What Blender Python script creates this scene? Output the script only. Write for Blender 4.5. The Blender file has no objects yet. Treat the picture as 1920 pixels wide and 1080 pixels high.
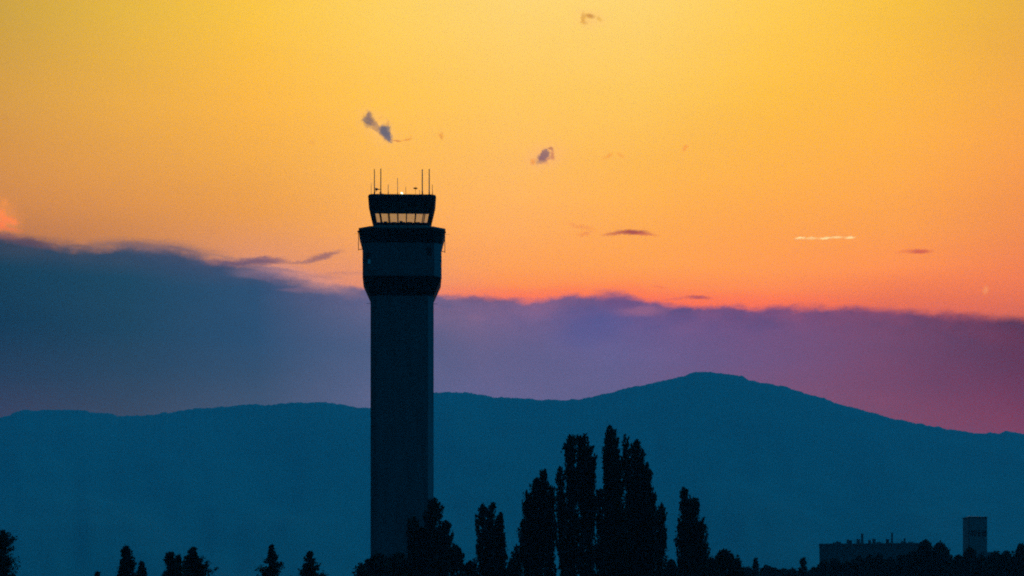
import bpy, bmesh, math, random
import numpy as np
from mathutils import Vector, Matrix

# ------------------------------------------------------------------ camera, sky, sun, exposure
S = bpy.context.scene
F = 4800.0                      # focal length in photo pixels (90 mm lens on a 36 mm sensor)
HY = 1290.0                     # the level line lies below the lower edge of the crop
EYE = 1.7
cam_d = bpy.data.cameras.new('camera'); cam = bpy.data.objects.new('camera', cam_d)
S.collection.objects.link(cam); S.camera = cam
cam.location = (0, 0, EYE); cam.rotation_euler = (math.radians(90), 0, 0)
cam_d.sensor_width = 36; cam_d.lens = 90
cam_d.shift_y = (HY - 540) / 1920.0
cam_d.clip_start = 1; cam_d.clip_end = 60000

S.view_settings.view_transform = 'Standard'; S.view_settings.look = 'None'
S.view_settings.gamma = 1; S.view_settings.exposure = 0
S.cycles.use_denoising = False
S.cycles.max_bounces = 5; S.cycles.volume_bounces = 0; S.cycles.transparent_max_bounces = 12
S.cycles.filter_width = 1.9

SIGMA = 5.6e-5                  # haze density, per metre
HBOX = (-9000, 9000, -3000, 13500, -1.5, 1215)   # the haze box
AIR = (0.003, 0.104, 0.243)     # light the haze sends back where it is infinitely deep (measured)

def lin(c):
    return tuple(((v/255)/12.92 if v/255 <= 0.04045 else ((v/255+0.055)/1.055)**2.4) for v in c)

def azel(x, y):
    dx, dy, dz = x-960, F, HY-y
    return math.atan2(dx, dy), math.atan2(dz, math.hypot(dx, dy))

def behind_haze(c, x, y):
    """what the sky must send so that, seen through the haze, it reads as colour c"""
    dx, dy, dz = (x-960)/F, 1.0, (HY-y)/F
    t = HBOX[3]/dy
    if dz > 0: t = min(t, (HBOX[5]-EYE)/dz)
    if dx: t = min(t, HBOX[1]/abs(dx))
    L = t*math.sqrt(dx*dx+dy*dy+dz*dz)
    T = math.exp(-SIGMA*L)
    return tuple(max(0.0004, (v - a*(1-T))/T) for v, a in zip(lin(c), AIR))

W = bpy.data.worlds.new('World'); S.world = W; W.use_nodes = True
nt = W.node_tree; nt.nodes.clear()
def node(t, **kw):
    n = nt.nodes.new(t)
    for k, v in kw.items(): setattr(n, k, v)
    return n
def L(a, b): nt.links.new(a, b)
def put(sock, v):
    if isinstance(v, bpy.types.NodeSocket): L(v, sock)
    else: sock.default_value = v
def M(op, a, b=0.0, c=0.0, clamp=False):
    n = node('ShaderNodeMath', operation=op, use_clamp=clamp)
    put(n.inputs[0], a); put(n.inputs[1], b); put(n.inputs[2], c)
    return n.outputs[0]
def MR(v, a, b, c=0.0, d=1.0, smooth=False):
    n = node('ShaderNodeMapRange', clamp=True, interpolation_type='SMOOTHSTEP' if smooth else 'LINEAR')
    for i, q in enumerate((v, a, b, c, d)): put(n.inputs[i], q)
    return n.outputs[0]
def MIX(f, a, b):
    n = node('ShaderNodeMix', data_type='RGBA', blend_type='MIX')
    put(n.inputs[0], f)
    for i, q in ((6, a), (7, b)):
        put(n.inputs[i], q if isinstance(q, bpy.types.NodeSocket) else (*q, 1))
    return n.outputs[2]
def CSUM(a, b, mode='ADD'):
    n = node('ShaderNodeMix', data_type='RGBA', blend_type=mode)
    n.inputs[0].default_value = 1; put(n.inputs[6], a); put(n.inputs[7], b)
    return n.outputs[2]

tc = node('ShaderNodeTexCoord'); sep = node('ShaderNodeSeparateXYZ'); L(tc.outputs['Generated'], sep.inputs[0])
sx, sy, sz = sep.outputs
AZ = M('ARCTAN2', sx, sy)
EL = M('ARCSINE', sz)
comb = node('ShaderNodeCombineXYZ'); L(M('MULTIPLY', AZ, F), comb.inputs[0]); L(M('MULTIPLY', EL, F), comb.inputs[1])
P0 = comb.outputs[0]            # direction on the sky, 4800 units per radian

def noise(scale, detail=4, rough=0.55, vec=None, stretch=(1, 1, 1), off=0.0):
    mp = node('ShaderNodeMapping'); L(vec or P0, mp.inputs[0])
    mp.inputs['Scale'].default_value = stretch; mp.inputs['Location'].default_value = (off, off*0.7, off)
    n = node('ShaderNodeTexNoise'); L(mp.outputs[0], n.inputs['Vector'])
    n.inputs['Scale'].default_value = scale; n.inputs['Detail'].default_value = detail; n.inputs['Roughness'].default_value = rough
    return n

EL30 = MR(EL, 0.0, 0.30)
def column(x, stops, pad=None):
    """colour over elevation above one azimuth"""
    ys = sorted(stops, key=lambda s: -s[0])
    lo, hi = 0.0, 0.30
    r = node('ShaderNodeValToRGB'); cr = r.color_ramp; cr.interpolation = 'LINEAR'
    while len(cr.elements) > 1: cr.elements.remove(cr.elements[-1])
    first = True
    for y, c in ys:
        p = (azel(x, y)[1]-lo)/(hi-lo)
        if first: e = cr.elements[0]; e.position = p; first = False
        else: e = cr.elements.new(p)
        e.color = (*behind_haze(c, x, y), 1)
    L(EL30, r.inputs[0])
    return azel(x, 600)[0], r.outputs[0]
def field(cols):
    cols = [column(*c) for c in cols]
    out = cols[0][1]
    for (a0, _), (a1, c1) in zip(cols, cols[1:]):
        out = MIX(MR(AZ, a0, a1), out, c1)
    return out

# the clear evening sky, from left to right, each column (photo height, colour)
upper = field([
  (0,    [(20,(204,162,50)),(180,(213,156,54)),(300,(214,146,54)),(380,(208,136,58)),(430,(190,122,72)),(480,(170,110,85))]),
  (240,  [(20,(229,182,58)),(180,(234,172,58)),(300,(230,160,62)),(380,(222,148,68)),(440,(208,136,82)),(490,(180,122,98))]),
  (480,  [(20,(250,197,70)),(180,(250,183,62)),(300,(244,172,72)),(400,(236,158,78)),(470,(226,148,102)),(530,(215,140,118))]),
  (720,  [(20,(255,208,96)),(180,(255,195,82)),(320,(254,184,86)),(430,(250,170,90)),(500,(242,156,104)),(550,(225,140,118))]),
  (960,  [(0,(255,212,114)),(180,(255,199,94)),(320,(255,186,96)),(430,(255,172,94)),(500,(255,160,86)),(535,(255,146,84)),(560,(248,122,96))]),
  (1200, [(0,(255,212,112)),(180,(255,200,92)),(320,(255,184,82)),(430,(255,170,82)),(500,(255,160,72)),(540,(255,140,76)),(570,(250,112,88))]),
  (1440, [(0,(255,204,86)),(180,(255,192,68)),(320,(255,178,60)),(430,(255,164,66)),(510,(255,152,54)),(545,(255,138,60)),(578,(250,110,84))]),
  (1680, [(0,(246,192,60)),(180,(254,184,44)),(320,(254,172,36)),(430,(253,160,40)),(500,(255,146,34)),(530,(244,130,64)),(560,(236,118,84)),(590,(226,106,92))]),
  (1920, [(0,(232,176,44)),(180,(246,170,28)),(320,(247,156,28)),(430,(243,143,36)),(520,(240,126,46)),(570,(226,112,78)),(610,(204,100,92))]),
])
# the cloud bank along the horizon
bank = field([
  (0,    [(430,(62,70,90)),(500,(24,66,90)),(600,(20,60,82)),(700,(36,64,86)),(780,(56,68,90))]),
  (240,  [(450,(66,78,102)),(520,(28,72,98)),(620,(30,70,96)),(700,(42,72,98)),(790,(58,75,99))]),
  (480,  [(470,(86,86,114)),(540,(44,80,114)),(640,(44,80,114)),(700,(54,82,112)),(770,(66,86,114))]),
  (700,  [(530,(118,104,136)),(590,(92,98,134)),(660,(76,94,130)),(770,(90,100,136))]),
  (900,  [(555,(124,98,132)),(600,(114,98,136)),(660,(102,98,138)),(750,(96,98,140))]),
  (1150, [(555,(116,86,128)),(600,(98,90,142)),(660,(96,94,142)),(740,(98,96,138))]),
  (1400, [(575,(118,80,122)),(620,(116,86,132)),(680,(108,86,130)),(740,(120,86,122))]),
  (1650, [(580,(116,74,108)),(640,(114,76,112)),(720,(116,74,108)),(790,(122,76,106))]),
  (1920, [(600,(94,58,80)),(660,(98,56,82)),(740,(108,60,86)),(820,(118,68,96))]),
])
# its upper edge
edge_px = [(-400,430),(-150,428),(0,440),(55,450),(100,460),(150,463),(200,463),(250,459),(300,464),(350,476),(400,488),(450,494),
           (500,500),(545,512),(590,528),(640,536),(680,540),(760,548),(830,554),(900,557),(960,561),(1000,567),(1040,561),
           (1070,557),(1110,560),(1180,554),(1225,566),(1300,574),(1400,577),(1500,575),(1600,578),(1700,584),(1800,590),(1920,599),(2200,606)]
fc = node('ShaderNodeFloatCurve')
pa0, pa1 = azel(-400, 600)[0], azel(2200, 600)[0]
pts = [((azel(x, y)[0]-pa0)/(pa1-pa0), azel(x, y)[1]/0.3) for x, y in edge_px]
cv = fc.mapping.curves[0]
cv.points[0].location = pts[0]; cv.points[1].location = pts[-1]
for p in pts[1:-1]: cv.points.new(*p)
fc.mapping.update()
L(MR(AZ, pa0, pa1), fc.inputs['Value'])
edge = M('MULTIPLY', fc.outputs[0], 0.3*F)
nA = noise(0.012, 6, 0.6, stretch=(0.45, 1.6, 1))
nB = noise(0.05, 5, 0.62, stretch=(0.55, 1.0, 1), off=40)
wob = M('ADD', M('MULTIPLY', M('SUBTRACT', nA.outputs[0], 0.5), 26.0), M('MULTIPLY', M('SUBTRACT', nB.outputs[0], 0.5), 24.0))
ELp = M('MULTIPLY', EL, F)
depth_ = M('SUBTRACT', M('ADD', edge, wob), ELp)        # > 0 inside the bank
soft = M('ADD', MR(AZ, azel(0, 0)[0], azel(700, 0)[0], 16.0, 8.0), MR(AZ, azel(1300, 0)[0], azel(1920, 0)[0], 0.0, 6.0))
mask = MR(depth_, M('MULTIPLY', soft, -1.0), soft, smooth=True)
# mottling inside the bank and the faintest bands in the clear sky
nC = noise(0.006, 6, 0.55, stretch=(0.6, 1.5, 1), off=9)
bank = CSUM(bank, MIX(nC.outputs[0], (0.72, 0.78, 0.80), (1.30, 1.22, 1.18)), 'MULTIPLY')
nE = noise(0.018, 5, 0.6, stretch=(0.6, 1.1, 1), off=3, vec=None)
near_top = MR(depth_, 75.0, 6.0, 0.0, 1.0, smooth=True)
mot = MIX(MR(nE.outputs[0], 0.36, 0.64), (0.62, 0.76, 1.0), (1.42, 1.16, 1.04))
bank = MIX(M('MULTIPLY', near_top, 0.55), bank, CSUM(bank, mot, 'MULTIPLY'))
nD = noise(0.004, 5, 0.5, stretch=(0.4, 2.2, 1), off=77)
upper = CSUM(upper, MIX(nD.outputs[0], (0.94, 0.94, 0.92), (1.06, 1.06, 1.08)), 'MULTIPLY')
# thin lit rim above the bank in the middle of the view
rimw = M('MULTIPLY', MR(depth_, -34.0, -4.0, smooth=True), M('MULTIPLY', MR(AZ, azel(760, 0)[0], azel(960, 0)[0]), MR(AZ, azel(1640, 0)[0], azel(1460, 0)[0])))
upper = MIX(M('MULTIPLY', rimw, 0.45), upper, behind_haze((255, 118, 78), 1200, 560))
sky = MIX(mask, upper, bank)

# separate clouds: centre, half sizes, tilt, opacity, colour, raggedness
W1 = noise(0.07, 4, 0.6, off=5); w2 = noise(0.2, 3, 0.6, off=31)
def warp(k1, k2, w1=None, k3=None):
    w1 = w1 or W1
    if k3: k1 = k3
    a = node('ShaderNodeVectorMath', operation='MULTIPLY_ADD'); L(w1.outputs['Color'], a.inputs[0])
    a.inputs[1].default_value = (k1, k1, 0); L(P0, a.inputs[2])
    b = node('ShaderNodeVectorMath', operation='MULTIPLY_ADD'); L(w2.outputs['Color'], b.inputs[0])
    b.inputs[1].default_value = (k2, k2, 0); L(a.outputs[0], b.inputs[2])
    c = node('ShaderNodeVectorMath', operation='SUBTRACT'); L(b.outputs[0], c.inputs[0])
    c.inputs[1].default_value = ((k1+k2)/2, (k1+k2)/2, 0)
    return c.outputs[0]
CS = 1.3
w3 = noise(0.03, 5, 0.6, stretch=(0.4, 1.5, 1), off=15)
WP = {0: warp(3, 4), 1: warp(20, 12), 2: warp(30, 14), 3: warp(0, 6, w3, 26), 4: warp(9, 9)}
n_cloud = 0
def cloud(x, y, rx, ry, tilt, alpha, col, rag=1, inner=0.15):
    global sky, n_cloud
    n_cloud += 1
    if n_cloud % 18 == 0:       # keeps the shader compiler from evaluating every cloud at once
        for k_ in WP:
            o = node('ShaderNodeVectorMath', operation='MULTIPLY_ADD'); L(sky, o.inputs[0])
            o.inputs[1].default_value = (1e-6, 1e-6, 0); L(WP[k_], o.inputs[2]); WP[k_] = o.outputs[0]
    a, e = azel(x, y)
    mp = node('ShaderNodeMapping', vector_type='TEXTURE'); L(WP[rag], mp.inputs[0])
    mp.inputs['Location'].default_value = (a*F, e*F, 0)
    mp.inputs['Rotation'].default_value = (0, 0, math.radians(tilt))
    mp.inputs['Scale'].default_value = (rx*CS, ry*CS, 1)
    ln = node('ShaderNodeVectorMath', operation='LENGTH'); L(mp.outputs[0], ln.inputs[0])
    m = MR(ln.outputs['Value'], 1.0, inner, 0.0, alpha, smooth=True)
    sky = MIX(m, sky, behind_haze(col, x, y))
# beside the left end of the bank and over it
cloud(2, 406, 46, 36, -35, 0.55, (240,146,66), 1)
cloud(3, 402, 9, 12, 20, 0.9, (255,140,36), 4, 0.2)
cloud(14, 412, 17, 8, -10, 0.9, (255,134,44), 4, 0.2)
cloud(28, 417, 9, 6, 10, 0.75, (255,138,60), 4)
cloud(2, 420, 12, 6, -10, 0.85, (255,130,30), 4, 0.2)
cloud(8, 428, 34, 5, -6, 0.55, (250,120,70), 3)
cloud(10, 380, 8, 10, -20, 0.45, (250,150,66), 4)
cloud(4, 440, 46, 7, -5, 0.6, (120,84,96), 3)
cloud(150, 462, 55, 4, -2, 0.5, (110,92,100), 3)
cloud(215, 457, 46, 4, 3, 0.4, (140,108,102), 3)
cloud(345, 470, 50, 5, -8, 0.5, (112,94,108), 3)
cloud(430, 481, 60, 4, -3, 0.4, (150,116,112), 3)
cloud(55, 455, 52, 9, -6, 0.8, (90,74,92), 3)
cloud(300, 464, 120, 15, -4, 0.55, (110,94,108), 3)
cloud(565, 518, 110, 18, -16, 0.55, (206,142,134), 3)
cloud(500, 513, 70, 11, -4, 0.5, (150,118,138), 3)
cloud(455, 492, 84, 9, 2, 0.85, (100,84,112), 3)
cloud(505, 488, 36, 7, 4, 0.5, (106,84,112), 3)
cloud(604, 483, 40, 6, 16, 0.85, (150,104,108), 3)
cloud(560, 491, 34, 4, 4, 0.6, (160,112,112), 3)
cloud(640, 512, 50, 4, 2, 0.35, (176,122,120), 3)
cloud(520, 507, 60, 4, -6, 0.45, (140,112,130), 3)
cloud(508, 525, 36, 7, -12, 0.6, (104,94,122), 3)
cloud(605, 520, 40, 6, 0, 0.4, (176,122,122), 3)
cloud(572, 541, 52, 6, 3, 0.75, (124,102,126), 3)
# low in the middle of the view
cloud(910, 562, 60, 9, -2, 0.5, (112,86,122), 3)
cloud(1165, 564, 50, 15, -10, 0.8, (106,82,130), 3)
cloud(1205, 582, 55, 10, 4, 0.5, (164,106,136), 3)
cloud(1105, 615, 75, 38, 15, 0.5, (80,88,146), 3)
cloud(1310, 557.5, 26, 4, -4, 0.85, (176,84,96), 0)
cloud(1270, 561, 36, 4, 0, 0.4, (200,100,100), 3)
cloud(1235, 538, 16, 5, -6, 0.4, (236,116,88), 3)
# up in the clear sky
cloud(1186, 435.5, 34, 5.5, -2, 0.95, (158,74,66), 0)
cloud(1155, 437.5, 28, 4, 6, 0.7, (190,96,66), 0)
cloud(1210, 439, 26, 3.5, -6, 0.6, (206,100,62), 0)
cloud(1090, 426, 34, 5, -12, 0.35, (232,132,72), 1)
cloud(1096, 438, 16, 3, 6, 0.4, (226,120,74), 1)
cloud(1725, 471.5, 24, 5, 0, 0.8, (198,84,38), 0)
cloud(1696, 471, 18, 4, 8, 0.4, (226,112,50), 0)
cloud(1848, 544, 6, 9, -20, 0.4, (255,170,100), 0)
for cx, cy, rx, a in ((1501,446.5,11,.9),(1521,446.5,11,.5),(1548,446.5,11,.95),(1569,445,12,.6),(1594,445.5,11,.85),(1547,446.5,52,.22)):
    cloud(cx, cy, rx, 2.3, 2, a, (255,226,160), 0)
cloud(709, 240, 50, 26, -42, 0.5, (255,192,112), 1)
cloud(692, 227, 14, 12, -50, 1.0, (132,108,100), 4, 0.2)
cloud(692, 216, 7, 8, 0, 0.9, (150,120,106), 4, 0.2)
cloud(686, 226, 5, 5, 0, 0.7, (160,130,106), 4, 0.3)
cloud(705, 236, 16, 6, -40, 0.75, (176,134,104), 4, 0.3)
cloud(704, 243, 14, 2.5, -42, 0.6, (186,140,104), 4)
cloud(721, 244, 12, 11, 0, 1.0, (110,104,114), 4, 0.25)
cloud(724, 252, 16, 10, -55, 1.0, (110,104,116), 4, 0.25)
cloud(729, 260, 9, 5, -58, 0.95, (122,110,116), 4, 0.3)
cloud(728, 240, 3, 8, 0, 0.7, (140,124,116), 4, 0.4)
cloud(714, 222, 6, 3, 30, 0.4, (226,160,80), 4)
cloud(726, 231, 3, 7, 0, 0.55, (214,154,90), 4)
cloud(744, 264, 11, 2.2, -2, 0.85, (216,136,34), 0)
cloud(763, 262, 11, 2.2, 8, 0.75, (230,146,34), 0)
cloud(771, 257, 2, 4, 0, 0.4, (236,156,50), 0)
cloud(586, 268, 6, 5, 30, 0.35, (236,158,50), 1)
cloud(826, 253, 7, 7, 40, 0.8, (236,158,60), 1)
cloud(1020, 294, 44, 26, 15, 0.55, (255,184,116), 1)
cloud(1018, 296, 15, 10, 35, 1.0, (150,108,108), 4, 0.2)
cloud(1022, 289, 8, 8, 0, 0.9, (152,112,110), 4, 0.4)
cloud(1036, 291, 4, 9, 10, 0.8, (204,130,96), 4, 0.3)
cloud(1029, 298, 10, 3, 24, 0.7, (206,138,106), 4)
cloud(1022, 307, 9, 2.5, 0, 0.6, (216,144,104), 4)
cloud(1032, 280, 5, 3.5, -10, 0.8, (180,116,94), 4, 0.3)
cloud(999, 303, 5, 7, -20, 0.7, (236,146,74), 4)
cloud(1142, 292, 9, 4, 30, 0.8, (246,164,66), 0)
cloud(1132, 297, 8, 4, 30, 0.3, (246,164,66), 1)
cloud(1164, 291, 10, 4, -28, 0.6, (246,164,66), 0)
cloud(1286, 276, 5, 9, -28, 0.85, (250,160,50), 1)
cloud(1106, 35, 34, 20, 0, 0.4, (255,196,120), 2)
cloud(1106, 30, 11, 4.5, -14, 0.9, (206,146,62), 0)
cloud(1094, 36, 6, 12, -8, 0.7, (222,162,70), 1)
cloud(1097, 42, 10, 5, 0, 0.6, (226,166,76), 1)
cloud(1124, 36, 7, 4, -40, 0.7, (232,176,70), 0)
cloud(403, 434, 14, 5, 0, 0.3, (214,136,70), 1)
cloud(10, 222, 14, 5, -10, 0.2, (200,136,56), 1)

# the rest of the dome: blue after sunset, brightest high ahead and to the right, dim behind the viewer
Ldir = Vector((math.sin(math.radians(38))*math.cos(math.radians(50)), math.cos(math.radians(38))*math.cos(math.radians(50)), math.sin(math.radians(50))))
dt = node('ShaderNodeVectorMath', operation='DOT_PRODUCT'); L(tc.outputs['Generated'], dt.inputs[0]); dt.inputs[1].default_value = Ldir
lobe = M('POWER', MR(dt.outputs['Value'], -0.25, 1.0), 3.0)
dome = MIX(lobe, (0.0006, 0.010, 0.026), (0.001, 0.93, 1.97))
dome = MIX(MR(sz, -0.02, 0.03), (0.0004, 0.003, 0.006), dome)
nish = node('ShaderNodeTexSky', sky_type='NISHITA', sun_disc=False)
nish.sun_elevation = math.radians(0.5); nish.sun_rotation = math.radians(6)
nsc = node('ShaderNodeMix', data_type='RGBA', blend_type='MULTIPLY'); nsc.inputs[0].default_value = 1
L(nish.outputs[0], nsc.inputs[6]); nsc.inputs[7].default_value = (0.0003, 0.0016, 0.004, 1)
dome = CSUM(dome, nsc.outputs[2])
inview = M('MULTIPLY', MR(EL, 0.285, 0.40, 1.0, 0.0, smooth=True),
           M('MULTIPLY', MR(M('ABSOLUTE', AZ), 0.24, 0.60, 1.0, 0.0, smooth=True), MR(sz, -0.004, 0.0)))
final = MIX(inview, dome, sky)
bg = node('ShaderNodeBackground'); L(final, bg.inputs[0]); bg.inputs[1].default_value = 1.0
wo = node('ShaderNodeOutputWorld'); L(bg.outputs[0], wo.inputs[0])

sun_d = bpy.data.lights.new('sun', 'SUN'); sun = bpy.data.objects.new('sun', sun_d); S.collection.objects.link(sun)
sun_d.energy = 0.04; sun_d.angle = math.radians(2); sun_d.color = (1.0, 0.55, 0.28)
# just above the bank, ahead of the viewer and a little to the right
sa, se = math.radians(6), math.radians(9)
sun.rotation_euler = Vector((math.sin(sa)*math.cos(se), math.cos(sa)*math.cos(se), math.sin(se))).to_track_quat('Z', 'Y').to_euler()

# ------------------------------------------------------------------ helpers
def at(x, y, D): return Vector(((x-960)*D/F, D, EYE + (HY-y)*D/F))
def mat(name, col, rough=0.8, var=0.0, scale=1.0, metal=0.0, spec=0.3):
    m = bpy.data.materials.new(name); m.use_nodes = True
    t = m.node_tree; b = t.nodes['Principled BSDF']
    b.inputs['Roughness'].default_value = rough; b.inputs['Metallic'].default_value = metal
    b.inputs['Specular IOR Level'].default_value = spec
    b.inputs['Base Color'].default_value = (*col, 1)
    if var:
        g = t.nodes.new('ShaderNodeTexCoord'); n = t.nodes.new('ShaderNodeTexNoise')
        n.inputs['Scale'].default_value = scale; n.inputs['Detail'].default_value = 6
        t.links.new(g.outputs['Object'], n.inputs['Vector'])
        r = t.nodes.new('ShaderNodeValToRGB')
        r.color_ramp.elements[0].position = 0.3; r.color_ramp.elements[1].position = 0.7
        r.color_ramp.elements[0].color = (*[c*(1-var) for c in col], 1)
        r.color_ramp.elements[1].color = (*[min(1, c*(1+var)) for c in col], 1)
        t.links.new(n.outputs[0], r.inputs[0]); t.links.new(r.outputs[0], b.inputs['Base Color'])
    return m
def concrete(name, col, step):
    """cast concrete: weather streaks and a joint every few metres"""
    m = mat(name, col, 0.9, 0.0); t = m.node_tree; b = t.nodes['Principled BSDF']
    g = t.nodes.new('ShaderNodeTexCoord'); mp = t.nodes.new('ShaderNodeMapping'); mp.inputs['Scale'].default_value = (1, 1, 0.12)
    n = t.nodes.new('ShaderNodeTexNoise'); n.inputs['Scale'].default_value = 0.8; n.inputs['Detail'].default_value = 7
    t.links.new(g.outputs['Object'], mp.inputs[0]); t.links.new(mp.outputs[0], n.inputs['Vector'])
    r = t.nodes.new('ShaderNodeValToRGB')
    r.color_ramp.elements[0].position = 0.3; r.color_ramp.elements[1].position = 0.75
    r.color_ramp.elements[0].color = (*[c*0.72 for c in col], 1); r.color_ramp.elements[1].color = (*[c*1.18 for c in col], 1)
    t.links.new(n.outputs[0], r.inputs[0])
    s = t.nodes.new('ShaderNodeSeparateXYZ'); t.links.new(g.outputs['Object'], s.inputs[0])
    f = t.nodes.new('ShaderNodeMath'); f.operation = 'PINGPONG'; f.inputs[1].default_value = step/2
    t.links.new(s.outputs[2], f.inputs[0])
    c = t.nodes.new('ShaderNodeMath'); c.operation = 'GREATER_THAN'; c.inputs[1].default_value = 0.06
    t.links.new(f.outputs[0], c.inputs[0])
    x = t.nodes.new('ShaderNodeMix'); x.data_type = 'RGBA'
    t.links.new(c.outputs[0], x.inputs[0]); x.inputs[6].default_value = (*[v*0.8 for v in col], 1)
    t.links.new(r.outputs[0], x.inputs[7]); t.links.new(x.outputs[2], b.inputs['Base Color'])
    return m
def link(o, parent=None):
    S.collection.objects.link(o)
    if parent is not None: o.parent = parent
    return o
def obj(name, bm, m, parent=None, smooth=False):
    me = bpy.data.meshes.new(name); bm.to_mesh(me); bm.free(); me.materials.append(m)
    if smooth: me.polygons.foreach_set('use_smooth', [True]*len(me.polygons))
    return link(bpy.data.objects.new(name, me), parent)
def thing(name, label, cat, loc=(0, 0, 0), group=None, rotz=0.0):
    o = bpy.data.objects.new(name, None); link(o); o.location = loc; o.rotation_euler = (0, 0, rotz)
    o.empty_display_size = 1
    o['label'] = label; o['category'] = cat
    if group: o['group'] = group
    return o
def box(bm, c, s, rot=0.0):
    mx = Matrix.Translation(c) @ Matrix.Rotation(rot, 4, 'Z') @ Matrix.Diagonal((*s, 1))
    bmesh.ops.create_cube(bm, size=1, matrix=mx)
def tube(bm, a, b, r, r2=None, seg=8):
    a, b = Vector(a), Vector(b); d = b-a
    mx = Matrix.Translation((a+b)/2) @ d.to_track_quat('Z', 'Y').to_matrix().to_4x4()
    bmesh.ops.create_cone(bm, cap_ends=True, segments=seg, radius1=r, radius2=r if r2 is None else r2, depth=d.length, matrix=mx)
def ring8(w, d, c, z):
    x, y = w/2, d/2
    return [Vector(p) for p in ((-x+c,-y,z),(x-c,-y,z),(x,-y+c,z),(x,y-c,z),(x-c,y,z),(-x+c,y,z),(-x,y-c,z),(-x,-y+c,z))]
def loft(bm, rings, cap=True):
    vs = [[bm.verts.new(p) for p in r] for r in rings]
    n = len(rings[0])
    for a, b in zip(vs, vs[1:]):
        for i in range(n): bm.faces.new((a[i], a[(i+1) % n], b[(i+1) % n], b[i]))
    if cap: bm.faces.new(vs[0][::-1]); bm.faces.new(vs[-1])

# ------------------------------------------------------------------ ground and hills
gm = mat('dry_grass', (0.06, 0.065, 0.04), 1.0, 0.5, 0.02, spec=0.05)
bm = bmesh.new()
bmesh.ops.create_grid(bm, x_segments=8, y_segments=8, size=1, matrix=Matrix.Translation((0, 5000, 0)) @ Matrix.Diagonal((8800, 7900, 1, 1)))
g = obj('ground', bm, gm); g['kind'] = 'structure'; g['label'] = 'dark flat ground of the airfield at dusk'

ridge_px = [(-900,800),(-500,760),(-300,772),(-120,800),(0,783),(40,771),(80,768),(150,770),(200,776),(240,781),(300,776),(360,768),
  (430,761),(500,758),(560,755),(620,756),(660,761),(690,766),(740,757),(780,744),(815,736),(850,733),(900,740),(950,747),(1000,748),(1060,751),
  (1100,747),(1140,739),(1170,728),(1220,720),(1260,710),(1300,699),(1335,696),(1370,700),(1420,716),(1480,727),(1540,745),(1570,757),
  (1620,770),(1680,786),(1740,797),(1800,808),(1840,813),(1890,809),(1920,813),(2050,835),(2250,800),(2500,770),(2800,820)]
rng = np.random.default_rng(7)
def vnoise(x, seed):
    r = np.random.default_rng(seed).random(4096)
    i = np.floor(x).astype(int); f = x-i; f = f*f*(3-2*f)
    return r[i % 4096]*(1-f)+r[(i+1) % 4096]*f - 0.5
def fbm(x, seed, o=4):
    return sum(vnoise(x*2**k, seed+k)/2**k for k in range(o))
def vnoise2(x, y, seed):
    r = np.random.default_rng(seed).random((256, 256))
    i = np.floor(x).astype(int); j = np.floor(y).astype(int); f = x-i; g_ = y-j
    f = f*f*(3-2*f); g_ = g_*g_*(3-2*g_)
    q = lambda a, b: r[a % 256, b % 256]
    return (q(i,j)*(1-f)+q(i+1,j)*f)*(1-g_)+(q(i,j+1)*(1-f)+q(i+1,j+1)*f)*g_-0.5
px = np.arange(-900, 2801, 1.6)
rx_, ry_ = np.array(ridge_px).T
ry = np.interp(px, rx_, ry_)
k = np.hanning(23); k /= k.sum()
ry = np.convolve(np.pad(ry, 11, mode='edge'), k, mode='valid')
rn = fbm(px/16+50, 11, 4)*3.2 + fbm(px/3.1+50, 21, 2)*1.1
E = (HY-ry)/np.hypot(F, px-960); EN = -rn/np.hypot(F, px-960)
az = np.arctan2(px-960, F)
R0 = 9600
ss = np.concatenate([np.linspace(0.56, 0.97, 34), np.linspace(0.975, 1.0, 8), np.linspace(1.03, 1.25, 8)])
V = []
for s in ss:
    R = R0*s
    if s <= 1:
        q = (s-0.56)/0.44; p = q**0.75*(1.0)
        p = p*(1-0.5*(1-q)*(0.5+vnoise2(px/150+40+s*3, np.full_like(px, s*9), 5)))
        nz = vnoise2(px/34+60, np.full_like(px, s*30), 6)*0.03*(1-q)*4*q
        e = E*np.clip(p+nz, 0, 0.995 if s < 1 else 1)+EN*q**14
    else:
        e = E*(1-(s-1)*2.2)
    z = EYE + e*R
    z = z - 8*(s == ss[0])
    V.append(np.stack([np.sin(az)*R, np.cos(az)*R, z], 1))
V = np.array(V); nr, nc = V.shape[:2]
idx = np.arange(nr*nc).reshape(nr, nc)
Q = np.stack([idx[:-1, :-1], idx[:-1, 1:], idx[1:, 1:], idx[1:, :-1]], -1).reshape(-1, 4)
def mesh_np(name, V, Q, m, parent=None, smooth=False):
    me = bpy.data.meshes.new(name)
    n = Q.shape[1]
    me.vertices.add(len(V)); me.vertices.foreach_set('co', np.asarray(V, np.float32).ravel())
    me.loops.add(Q.size); me.loops.foreach_set('vertex_index', Q.ravel().astype(np.int32))
    me.polygons.add(len(Q)); me.polygons.foreach_set('loop_start', np.arange(0, Q.size, n, dtype=np.int32))
    me.update(calc_edges=True)
    if smooth: me.polygons.foreach_set('use_smooth', np.ones(len(Q), bool))
    me.materials.append(m)
    return link(bpy.data.objects.new(name, me), parent)
hm = mat('forested_slope', (0.035, 0.075, 0.055), 1.0, 0.15, 0.004, spec=0.05)
h = mesh_np('hills', V.reshape(-1, 3), Q, hm, smooth=True)
h['kind'] = 'structure'; h['label'] = 'long forested hill range, deep blue in the dusk haze'

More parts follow.
